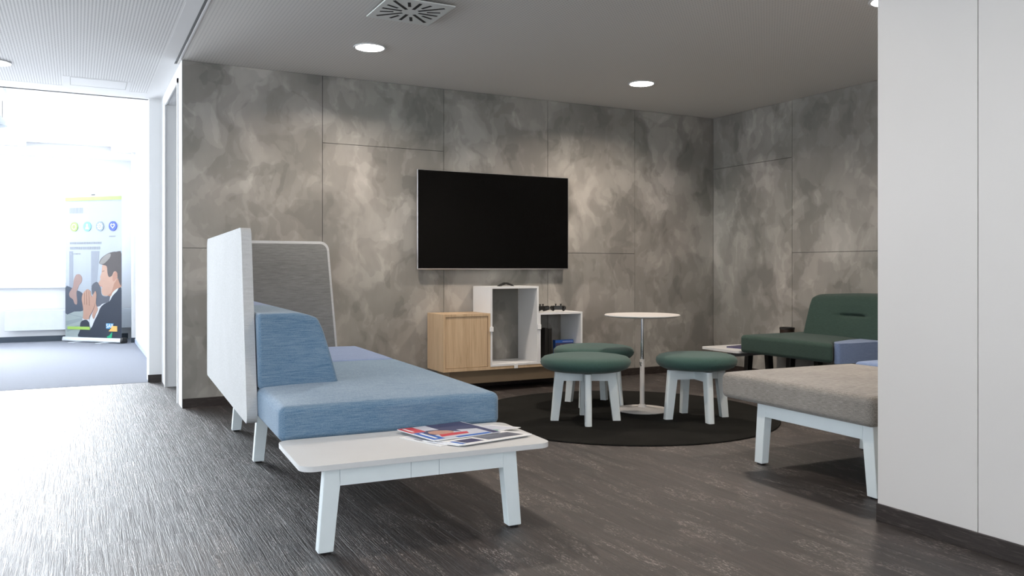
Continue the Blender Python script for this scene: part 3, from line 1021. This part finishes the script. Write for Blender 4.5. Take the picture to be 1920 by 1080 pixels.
# ---- stools
RZ = 0.012
def copy_tree(o, parent=None):
    c = o.copy(); C.objects.link(c); c.parent = parent
    for ch in list(o.children):
        copy_tree(ch, c)
    return c
def make_stool():
    t = thing('stool', '', 'stool', (0, 0, RZ), 0, 'dark green round stools')
    prof = [(0, 0.365), (0.20, 0.362), (0.265, 0.366), (0.298, 0.380), (0.318, 0.400), (0.325, 0.420), (0.320, 0.440), (0.300, 0.457), (0.262, 0.466), (0.20, 0.470), (0.10, 0.471), (0, 0.471)]
    bm = lathe(bmesh.new(), prof, 56)
    obj('cushion', bm, M['green'], t, True, angle=70)
    for k in range(4):
        a = k * PI / 2
        pts = [(0.252, 0.0), (0.195, 0.0), (0.158, 0.285), (0.158, 0.355), (0.222, 0.355)]
        bm = bmesh.new()
        prism(bm, pts, XZ, -0.024, 0.024)
        # rounded outer face
        es = [e for e in bm.edges if all(v.co.x > 0.2 for v in e.verts) and abs(e.verts[0].co.y - e.verts[1].co.y) < 1e-6]
        bmesh.ops.bevel(bm, geom=es, offset=0.014, segments=4, profile=0.5, affect='EDGES')
        bmesh.ops.rotate(bm, verts=bm.verts, cent=(0, 0, 0), matrix=Matrix.Rotation(a, 3, 'Z'))
        obj('leg', bm, M['leg'], t, True, angle=40)
    bm = bmesh.new()
    box(bm, -0.158, 0.158, -0.022, 0.022, 0.285, 0.362)
    box(bm, -0.022, 0.022, -0.158, 0.158, 0.2855, 0.3615)
    obj('apron', bm, M['leg'], t)
    return t
st = make_stool()
spots = [(3.24, 5.00, 62, 1.0, 'dark green round stool nearest the coffee table, in front of the other two'),
         (3.700, 5.590, 33, 1.0, 'dark green round stool at the back, partly hidden behind the front stool'),
         (4.005, 4.70, 75, 0.90, 'dark green round stool right of the white round table')]
for i, (x, y, a, s, lab) in enumerate(spots):
    o = st if i == 0 else copy_tree(st)
    o.location = (x, y, RZ); o.rotation_euler = (0, 0, math.radians(a)); o['label'] = lab
    if s != 1.0:
        for ch in o.children:
            if ch.name.startswith('cushion'):
                ch.scale = (s, s, 1.0)

# ---- round height-adjustable table
rt = thing('pedestal_table', 'white round pedestal table with chrome upper pole standing on the rug between the stools', 'table', (3.862, 5.160, RZ))
obj('base', lathe(bmesh.new(), [(0, 0), (0.205, 0), (0.208, 0.004), (0.203, 0.008), (0.10, 0.016), (0.035, 0.026), (0.024, 0.045), (0, 0.045)], 48), M['rt_white'], rt, True)
obj('lower_post', lathe(bmesh.new(), [(0, 0.03), (0.018, 0.03), (0.018, 0.392), (0, 0.392)], 24), M['rt_white'], rt, True)
obj('upper_pole', lathe(bmesh.new(), [(0, 0.385), (0.0125, 0.385), (0.0125, 0.715), (0, 0.715)], 24), M['chrome'], rt, True)
obj('tabletop', lathe(bmesh.new(), [(0, 0.712), (0.05, 0.713), (0.22, 0.716), (0.278, 0.722), (0.288, 0.728), (0.289, 0.733), (0.284, 0.737), (0, 0.738)], 64), M['rt_white'], rt, True)
kn = obj('knob', tube(bmesh.new(), [(-0.012, -0.008, 0.37), (-0.034, -0.020, 0.372)], 0.007, 10), M['rt_white'], rt, True)
obj('lever', tube(bmesh.new(), [(-0.036, -0.022, 0.382), (-0.040, -0.026, 0.362), (-0.032, -0.030, 0.342)], 0.004, 8), M['chrome'], kn, True)

# ---- grey bench on the right
bench = thing('bench', 'warm grey upholstered bench with pale legs, nearest the white partition', 'bench', (3.292, 2.60, 0), math.radians(-2.5))
o = seat_cushion('seat', 0.0, 1.055, 0.03, 1.11, 0.350, 0.500, M['grey_seat'], bench)
u_frame(bench, 0.055, 0.895, 0.065, 0.05, h=0.350, drop=0.075, swap=True, joints=False)
u_frame(bench, 0.055, 0.895, 0.885, 0.05, h=0.350, drop=0.075, swap=True, joints=False)
obj('seat_rail', bxm(0.1151, 0.8849, 0.30, 0.35, 0.30, 0.350), M['leg'], bench)
ben2 = thing('bench', 'lavender upholstered bench just visible behind the grey bench beside the partition', 'bench', (4.40, 2.60, 0), math.radians(-2.5))
seat_cushion('seat', 0.0, 0.80, 0.03, 1.10, 0.350, 0.505, M['purple'], ben2)
u_frame(ben2, 0.055, 0.895, 0.065, 0.05, h=0.350, drop=0.075, swap=True, joints=False)
u_frame(ben2, 0.055, 0.895, 0.70, 0.05, h=0.350, drop=0.075, swap=True, joints=False)

# ---- green sofa along the right wall (local frame: x from its front edge to the wall)
gs = thing('sofa', 'dark green sofa with a lavender wedge seat, standing along the right concrete wall', 'sofa', (5.195, 4.48, 0), 0)
GB, GT = 0.360, 0.518
bm = bmesh.new()
poly = [(0.0, 0.02), (0.15, 0.145), (0.42, 0.23), (0.96, 0.27), (0.96, 1.04), (0.0, 1.04)]
def soft_prism(poly, radii, z0, z1, bev):
    bm = bmesh.new()
    prism(bm, round_poly(poly, radii, 6), XY, z0, z1)
    es = [e for e in bm.edges if e.calc_face_angle(0) > 1.2]
    bmesh.ops.bevel(bm, geom=es, offset=bev, segments=6, profile=0.5, affect='EDGES', clamp_overlap=False)
    return bm
def wedge_y(x):
    pts_ = [(0.0, 0.02), (0.15, 0.145), (0.42, 0.23), (0.96, 0.27)]
    for (xa, ya), (xb_, yb) in zip(pts_, pts_[1:]):
        if x <= xb_:
            return ya + (yb - ya) * max(0, x - xa) / (xb_ - xa)
    return 0.27
def green_df(p):
    if p.z > (GB + GT) / 2:
        p.z += 0.010 * max(0, 1 - ((p.x - 0.48) / 0.48) ** 4) * max(0, 1 - ((p.y - 0.53) / 0.51) ** 4) - 0.003
    k = (1.04 - wedge_y(p.x)) / 1.02
    return Vector((p.x, 1.04 - (1.04 - p.y) * k, p.z))
o = obj('seat', rbox(bmesh.new(), (0.0, 0.02, GB), (0.96, 1.04, GT), 0.032, 5, (16, 16, 2), green_df), M['green2'], gs, True, angle=60); o['label'] = 'dark green seat cushion'
poly = [(0.0, 0.012), (0.20, -0.02), (0.96, -0.02), (0.96, 0.262), (0.42, 0.222), (0.15, 0.137)]
o = obj('seat', soft_prism(poly, [0.03, 0.0, 0.03, 0.03, 0.0, 0.0], GB, GT, 0.022), M['purple'], gs, True, angle=50); o['label'] = 'lavender wedge seat cushion'
gbk = thing('tmp', '', '', (0, 0, 0))
bpy.data.objects.remove(gbk)
bk = backrest('backrest', -0.86, 0.16, GT - 0.02, 0.868, 0.40, 0.275, 0.0, M['green2'], gs, dent=(-0.37, 0.692, 0.155), r=0.03, crown=0.018)
bk.rotation_euler = (0, 0, PI)
bk.location = (0.965, 0.0, 0.0)
u_frame(gs, 0.45, 0.90, 0.12, 0.05, h=0.360, drop=0.075, joints=False, m=M['black'])
u_frame(gs, 0.45, 0.90, 0.90, 0.05, h=0.360, drop=0.075, joints=False, m=M['black'])
# small table docked at its end
t2 = thing('side_table', 'low white side table at the end of the dark green sofa, holding a dark tin', 'table', (5.195, 5.535, 0), 0)
bm = bmesh.new()
prism(bm, round_poly([(0.0, 0.0), (0.94, 0.0), (0.94, 0.51), (0.0, 0.51)], 0.05, 8), XY, 0.348, 0.369)
obj('tabletop', bm, M['table_white'], t2, True)
u_frame(t2, 0.50, 0.86, 0.42, 0.05, h=0.348, drop=0.07, joints=False, m=M['black'])
obj('rail', bxm(0.10, 0.49, 0.20, 0.25, 0.295, 0.348), M['groove'], t2)  # dark grey puts the shade under the tabletop into the apron's colour
obj('rail', bxm(0.62, 0.67, 0.02, 0.419, 0.30, 0.348), M['black'], t2)
cup = thing('tin', 'dark brown metal tin standing on the small table behind the green seat', 'tin', (6.055, 5.79, 0.3695))
obj('body', lathe(bmesh.new(), [(0, 0), (0.066, 0), (0.068, 0.004), (0.068, 0.148), (0.062, 0.148), (0.062, 0.01), (0, 0.01)], 32), M['brown_tin'], cup, True)
obj('rim', lathe(bmesh.new(), [(0.0685, 0.148), (0.071, 0.152), (0.071, 0.166), (0.064, 0.168), (0.061, 0.148), (0.0685, 0.148)], 32), M['black'], cup, True)
o = obj('book', bxm(-0.10, 0.11, -0.14, 0.14, 0, 0.012, 0.001), M['navy_print'], None, loc=(5.46, 5.72, 0.3695))
o.rotation_euler = (0, 0, math.radians(12))
tag(o, 'dark blue booklet on the small white table beside the green seat', 'book')

# ---- radiator in the far room
ra = thing('radiator', 'flat white panel radiator under the far window', 'radiator', (-2.2, 14.25, 0))
obj('panel', bxm(0.0, 2.05, 0, 0.05, 0.176, 0.478, 0.006), M['radiator'], ra)
obj('top_grille', bxm(0.01, 2.04, 0.008, 0.06, 0.478, 0.484), M['alu'], ra)
obj('bracket', bxm(0.3, 1.8, 0.0505, 0.098, 0.22, 0.42), M['radiator'], ra)
ra.location.x = -0.93
M_rad = None

# ---- roll-up banner
def L2(u, v_, off=0.0):
    return (u * BW, -off, v_ * BH)
BL, BRr = Vector((-0.137, 14.20, 0)), Vector((0.597, 13.43, 0))
dirv = BRr - BL
BW = dirv.length
BZ0 = 0.075
BH = 2.10
ban = thing('rollup_banner', 'roll-up banner with round icons and a picture of a man in a suit', 'banner', (BL.x, BL.y, 0), math.atan2(dirv.y, dirv.x))
def haze_grad():  # cloth pales toward the top: haze of the bright room put into its colour
    m, nt, b = mat('banner_cloth')
    tc = nt.nodes.new('ShaderNodeTexCoord'); sp = nt.nodes.new('ShaderNodeSeparateXYZ')
    nt.links.new(tc.outputs['Object'], sp.inputs[0])
    n = noise(nt, coords(nt, (6, 1, 0.6)), 1.0, 2)
    z = math_n(nt, 'ADD', sp.outputs['Z'], math_n(nt, 'MULTIPLY', n, 0.3))
    nt.links.new(ramp(nt, math_n(nt, 'MULTIPLY', z, 0.45), [(0.25, (.26, .29, .33)), (0.45, (.34, .38, .43)), (0.8, (.44, .48, .54))]), b.inputs['Base Color'])
    b.inputs['Roughness'].default_value = 0.5
    return m
obj('banner_cloth', bxm(0, BW, 0.0, 0.002, BZ0, BZ0 + BH), haze_grad(), ban)
obj('top_bar', bxm(-0.004, BW + 0.004, -0.006, 0.008, BZ0 + BH, BZ0 + BH + 0.022), M['alu'], ban)
obj('top_clip', bxm(BW * 0.47, BW * 0.53, -0.004, 0.006, BZ0 + BH + 0.022, BZ0 + BH + 0.036), M['black'], ban)
bm = bmesh.new()
prism(bm, round_poly([(-0.05, 0.012), (0.05, 0.012), (0.035, 0.075), (-0.035, 0.075)], 0.012, 3), YZ, -0.02, BW + 0.02)
obj('base_cassette', bm, M['alu'], ban, True)
bm = bmesh.new()
prism(bm, round_poly([(-0.055, 0.008), (0.055, 0.008), (0.045, 0.088), (-0.045, 0.088)], 0.02, 4), YZ, BW + 0.02, BW + 0.06)
obj('end_cap', bm, M['black'], ban, True)
for x in (0.28, 0.76):
    bm = bmesh.new()
    prism(bm, [(x * BW - 0.08, -0.16), (x * BW + 0.03, -0.16), (x * BW + 0.06, 0.05), (x * BW - 0.03, 0.05)], XY, 0.0, 0.012)
    obj('foot', bm, M['alu'], ban)
SX, SY = 570.0, 262.0
def cp(x, y):   # coordinates read on an enlarged crop of the banner -> banner plane
    return ((x - 120) / SX * BW, BZ0 + (172 - y / 5.4) / SY * BH)
layer = [0.0008]
def pic(name, polys, col, rough=0.5):
    bm = bmesh.new()
    for poly in polys:
        layer[0] += 0.0003
        pts = [(min(max(a, 0.001), BW - 0.001), max(b, BZ0 + 0.001)) for a, b in poly]
        lo = layer[0]
        vs = [bm.verts.new((a, -lo, b)) for a, b in pts]
        lo2 = [bm.verts.new((a, -0.0002, b)) for a, b in pts]
        bm.faces.new(vs); 
        for i in range(len(pts)):
            j = (i + 1) % len(pts)
            bm.faces.new((vs[i], lo2[i], lo2[j], vs[j]))
    return obj(name, bm, plain('print_' + name, col, rough), ban)
def K(pts):
    """smooth a closed outline read from the picture"""
    q = [cp(*p) for p in pts]
    out = []
    n = len(q)
    for i in range(n):
        p0, p1, p2, p3 = (Vector(q[(i + k - 1) % n]) for k in range(4))
        for t_ in (0, 0.34, 0.67):
            v = 0.5 * ((2 * p1) + (-p0 + p2) * t_ + (2 * p0 - 5 * p1 + 4 * p2 - p3) * t_ ** 2 + (-p0 + 3 * p1 - 3 * p2 + p3) * t_ ** 3)
            out.append(tuple(v))
    return out
S = lambda pts: [cp(*p) for p in pts]
pic('window_post', [S([(160, 60), (200, 60), (200, 440), (160, 440)])], (.24, .27, .32))
pic('window_post', [S([(385, 60), (470, 60), (440, 420), (385, 420)])], (.26, .29, .34))
pic('desk', [S([(120, 690), (320, 655), (320, 930), (120, 930)])], (.28, .33, .33))
pic('desk_shadow', [S([(125, 770), (290, 735), (295, 760), (130, 815)]), S([(125, 850), (280, 800), (280, 830), (140, 880)]), S([(130, 690), (300, 725), (300, 735), (170, 703)])], (.22, .27, .28))
pic('colleague_suit', [K([(118, 432), (180, 430), (215, 450), (265, 465), (302, 500), (305, 600), (300, 662), (210, 672), (118, 690)])], (.055, .070, .10))
pic('colleague_head', [K([(215, 330), (235, 297), (270, 296), (292, 330), (286, 375), (262, 405), (250, 440), (236, 480), (243, 560), (238, 600), (215, 590), (200, 550), (168, 525), (160, 490), (180, 450), (200, 420), (205, 370)])], (.30, .20, .18))
pic('colleague_jacket', [K([(392, 410), (430, 372), (455, 378), (480, 430), (492, 500), (540, 515), (600, 500), (640, 560), (480, 612), (430, 605), (420, 520), (395, 490)])], (.085, .095, .12))
pic('shirt', [K([(690, 412), (640, 438), (600, 478), (578, 520), (565, 565), (500, 590), (470, 615), (430, 625), (395, 690), (370, 760), (385, 830), (420, 800), (470, 680), (520, 620), (590, 575), (640, 500), (690, 450)]), S([(300, 738), (365, 745), (368, 775), (296, 770)])], (.55, .58, .63))
pic('suit', [K([(692, 432), (645, 462), (600, 512), (572, 560), (520, 588), (480, 628), (455, 690), (420, 760), (398, 815), (375, 850), (340, 926), (450, 930), (692, 930)]),
             K([(254, 926), (272, 860), (276, 790), (300, 760), (340, 753), (362, 778), (368, 840), (372, 926)])], (.018, .026, .045))
pic('neck', [K([(545, 495), (560, 400), (640, 330), (692, 380), (692, 415), (640, 440), (600, 478), (585, 510)])], (.36, .19, .13))
pic('face', [K([(505, 190), (560, 190), (640, 240), (655, 300), (640, 350), (618, 385), (606, 430), (585, 480), (540, 508), (502, 495), (492, 450), (498, 420), (470, 400), (462, 378), (482, 345), (478, 320), (492, 280)])], (.46, .29, .22))
pic('hair', [K([(470, 185), (485, 140), (530, 100), (580, 76), (640, 68), (692, 92), (692, 390), (668, 370), (650, 300), (640, 265), (615, 268), (598, 305), (568, 320), (552, 280), (545, 215), (510, 200)])], (.07, .06, .062))
pic('hair_highlight', [K([(474, 186), (490, 145), (530, 104), (580, 84), (580, 120), (548, 160), (510, 190)])], (.24, .23, .22))
pic('ear', [K([(612, 290), (635, 264), (652, 290), (640, 335), (612, 365), (603, 330)])], (.40, .21, .155))
pic('brow', [S([(497, 262), (520, 254), (522, 262), (500, 270)])], (.25, .17, .14))
pic('mouth', [S([(474, 404), (500, 410), (498, 418), (474, 412)])], (.45, .20, .18))
pic('hand', [K([(300, 495), (318, 470), (335, 452), (352, 445), (380, 465), (388, 510), (412, 530), (428, 560), (418, 620), (392, 680), (372, 712), (358, 748), (306, 742), (308, 690), (304, 620), (292, 550)]),
             K([(400, 525), (418, 480), (432, 462), (441, 500), (436, 590), (456, 640), (436, 690), (414, 742), (398, 700), (422, 620), (426, 560)])], (.40, .24, .18))
pic('finger_lines', [S([(318, 480), (322, 480), (322, 600), (318, 600)]), S([(340, 455), (344, 455), (346, 600), (341, 600)]), S([(364, 465), (367, 465), (372, 610), (368, 610)])], (.24, .13, .09))
pic('green_bar', [S([(145, 825), (372, 822), (374, 852), (145, 852)])], (.32, .52, .10))
pic('top_stripe', [[(0.0, BZ0 + BH - 0.055), (BW, BZ0 + BH - 0.055), (BW, BZ0 + BH - 0.002), (0.0, BZ0 + BH - 0.002)]], (.42, .62, .20))
pic('green_mark', [K([(548, 915), (568, 905), (582, 890), (600, 870), (598, 905), (590, 932), (560, 932)])], (.01, .35, .17))
pic('logo_blue', [S([(540, 783), (616, 783), (575, 836), (540, 836)])], (.10, .35, .62))
pic('logo_orange', [S([(600, 808), (650, 808), (650, 862), (565, 862), (588, 834)])], (.78, .48, .14))
def letters(txt, x, z, size, m, parent, off, name='lettering', sx=1.0):
    cu = bpy.data.curves.new('txt', 'FONT')
    cu.body = txt; cu.size = size; cu.extrude = 0.0005
    tmp = bpy.data.objects.new('txt', cu)
    C.objects.link(tmp)
    bpy.context.view_layer.update()
    me = bpy.data.meshes.new_from_object(tmp.evaluated_get(bpy.context.evaluated_depsgraph_get()))
    bpy.data.objects.remove(tmp)
    me.materials.clear(); me.materials.append(m)
    o = bpy.data.objects.new(name, me)
    C.objects.link(o)
    o.parent = parent
    o.rotation_euler = (PI / 2, 0, 0)
    o.scale = (sx, 1, 1)
    o.location = (x, -off, z)
    return o
lx, lz = cp(542, 826)
letters('SAP', lx, lz, 0.080, M['paper'], ban, 0.012)
# grey text rows too faint to read: only their tone
def rows(name, items, col):
    bm = bmesh.new()
    for x0, x1, y0, y1 in items:
        n = max(2, int((x1 - x0) / 14))
        for k in range(n):
            a = x0 + (x1 - x0) * k / n
            b = a + (x1 - x0) / n * random.uniform(0.55, 0.85)
            pts = [cp(a, y1), cp(b, y1), cp(b, y0), cp(a, y0)]
            prism(bm, pts, lambda p, q, d: (p, d, q), -0.0035, -0.0002)
    return obj(name, bm, plain('print_' + name, col, 0.5), ban)
# rows are given in the lower crop's scale (crop y = (full y - 460) * 5.4)
fy = lambda v: (v - 460) * 5.4
fx = lambda u: (u - 100) * 5.4
rows('headline', [(fx(130), fx(156), fy(390), fy(400))], (.36, .39, .43))
for it in ((fx(131), fx(191), fy(454), fy(458)), (fx(131), fx(189), fy(463), fy(468)), (fx(132), fx(152), fy(475), fy(477)), (fx(205), fx(217), fy(443), fy(445))):
    rows('text_row', [it], (.30, .33, .37))
def disc(cx, cy, r, n=24, r2=None):
    c = Vector(cp(cx, cy))
    return [(c.x + r * math.cos(2 * PI * k / n), c.y + r * math.sin(2 * PI * k / n)) for k in range(n)]
icons = [(139.5, (.34, .55, .16)), (164.5, (.22, .58, .58)), (188.4, (.26, .33, .38)), (212.4, (.08, .13, .50))]
for i, (px_, col) in enumerate(icons):
    cx, cy = fx(px_), fy(425.3)
    pic('icon_disc_%s' % ['leaf', 'person', 'gear', 'heart'][i], [disc(cx, cy, 0.072)], col)
    c = Vector(cp(cx, cy))
    if i == 0:
        pic('icon_ring', [disc(cx, cy, 0.045), ], (.60, .72, .42)); pic('icon_dot', [disc(cx, cy, 0.030)], (.34, .55, .16))
    if i == 1:
        pic('icon_head', [[(c.x + 0.017 * math.cos(a * PI / 8), c.y + 0.022 + 0.019 * math.sin(a * PI / 8)) for a in range(16)], [(c.x - 0.035, c.y - 0.04), (c.x + 0.035, c.y - 0.04), (c.x + 0.022, c.y), (c.x - 0.022, c.y)]], (.80, .86, .86))
    if i == 2:
        pts = []
        for k in range(32):
            rr = 0.053 if (k // 2) % 2 == 0 else 0.040
            pts.append((c.x + rr * math.cos(k * PI / 16), c.y + rr * math.sin(k * PI / 16)))
        pic('icon_gear', [pts], (.82, .85, .88)); pic('icon_gear_hole', [disc(cx, cy, 0.026)], (.26, .33, .38)); pic('icon_gear_hub', [disc(cx, cy, 0.012)], (.82, .85, .88))
    if i == 3:
        def heart(s):
            return [(c.x + s * 16 * math.sin(a) ** 3 / 16, c.y + 0.004 + s * (13 * math.cos(a) - 5 * math.cos(2 * a) - 2 * math.cos(3 * a) - math.cos(4 * a)) / 16) for a in [k * PI / 14 for k in range(28)]]
        pic('icon_heart', [heart(0.042)], (.82, .85, .9)); pic('icon_heart_inside', [heart(0.026)], (.08, .13, .50))
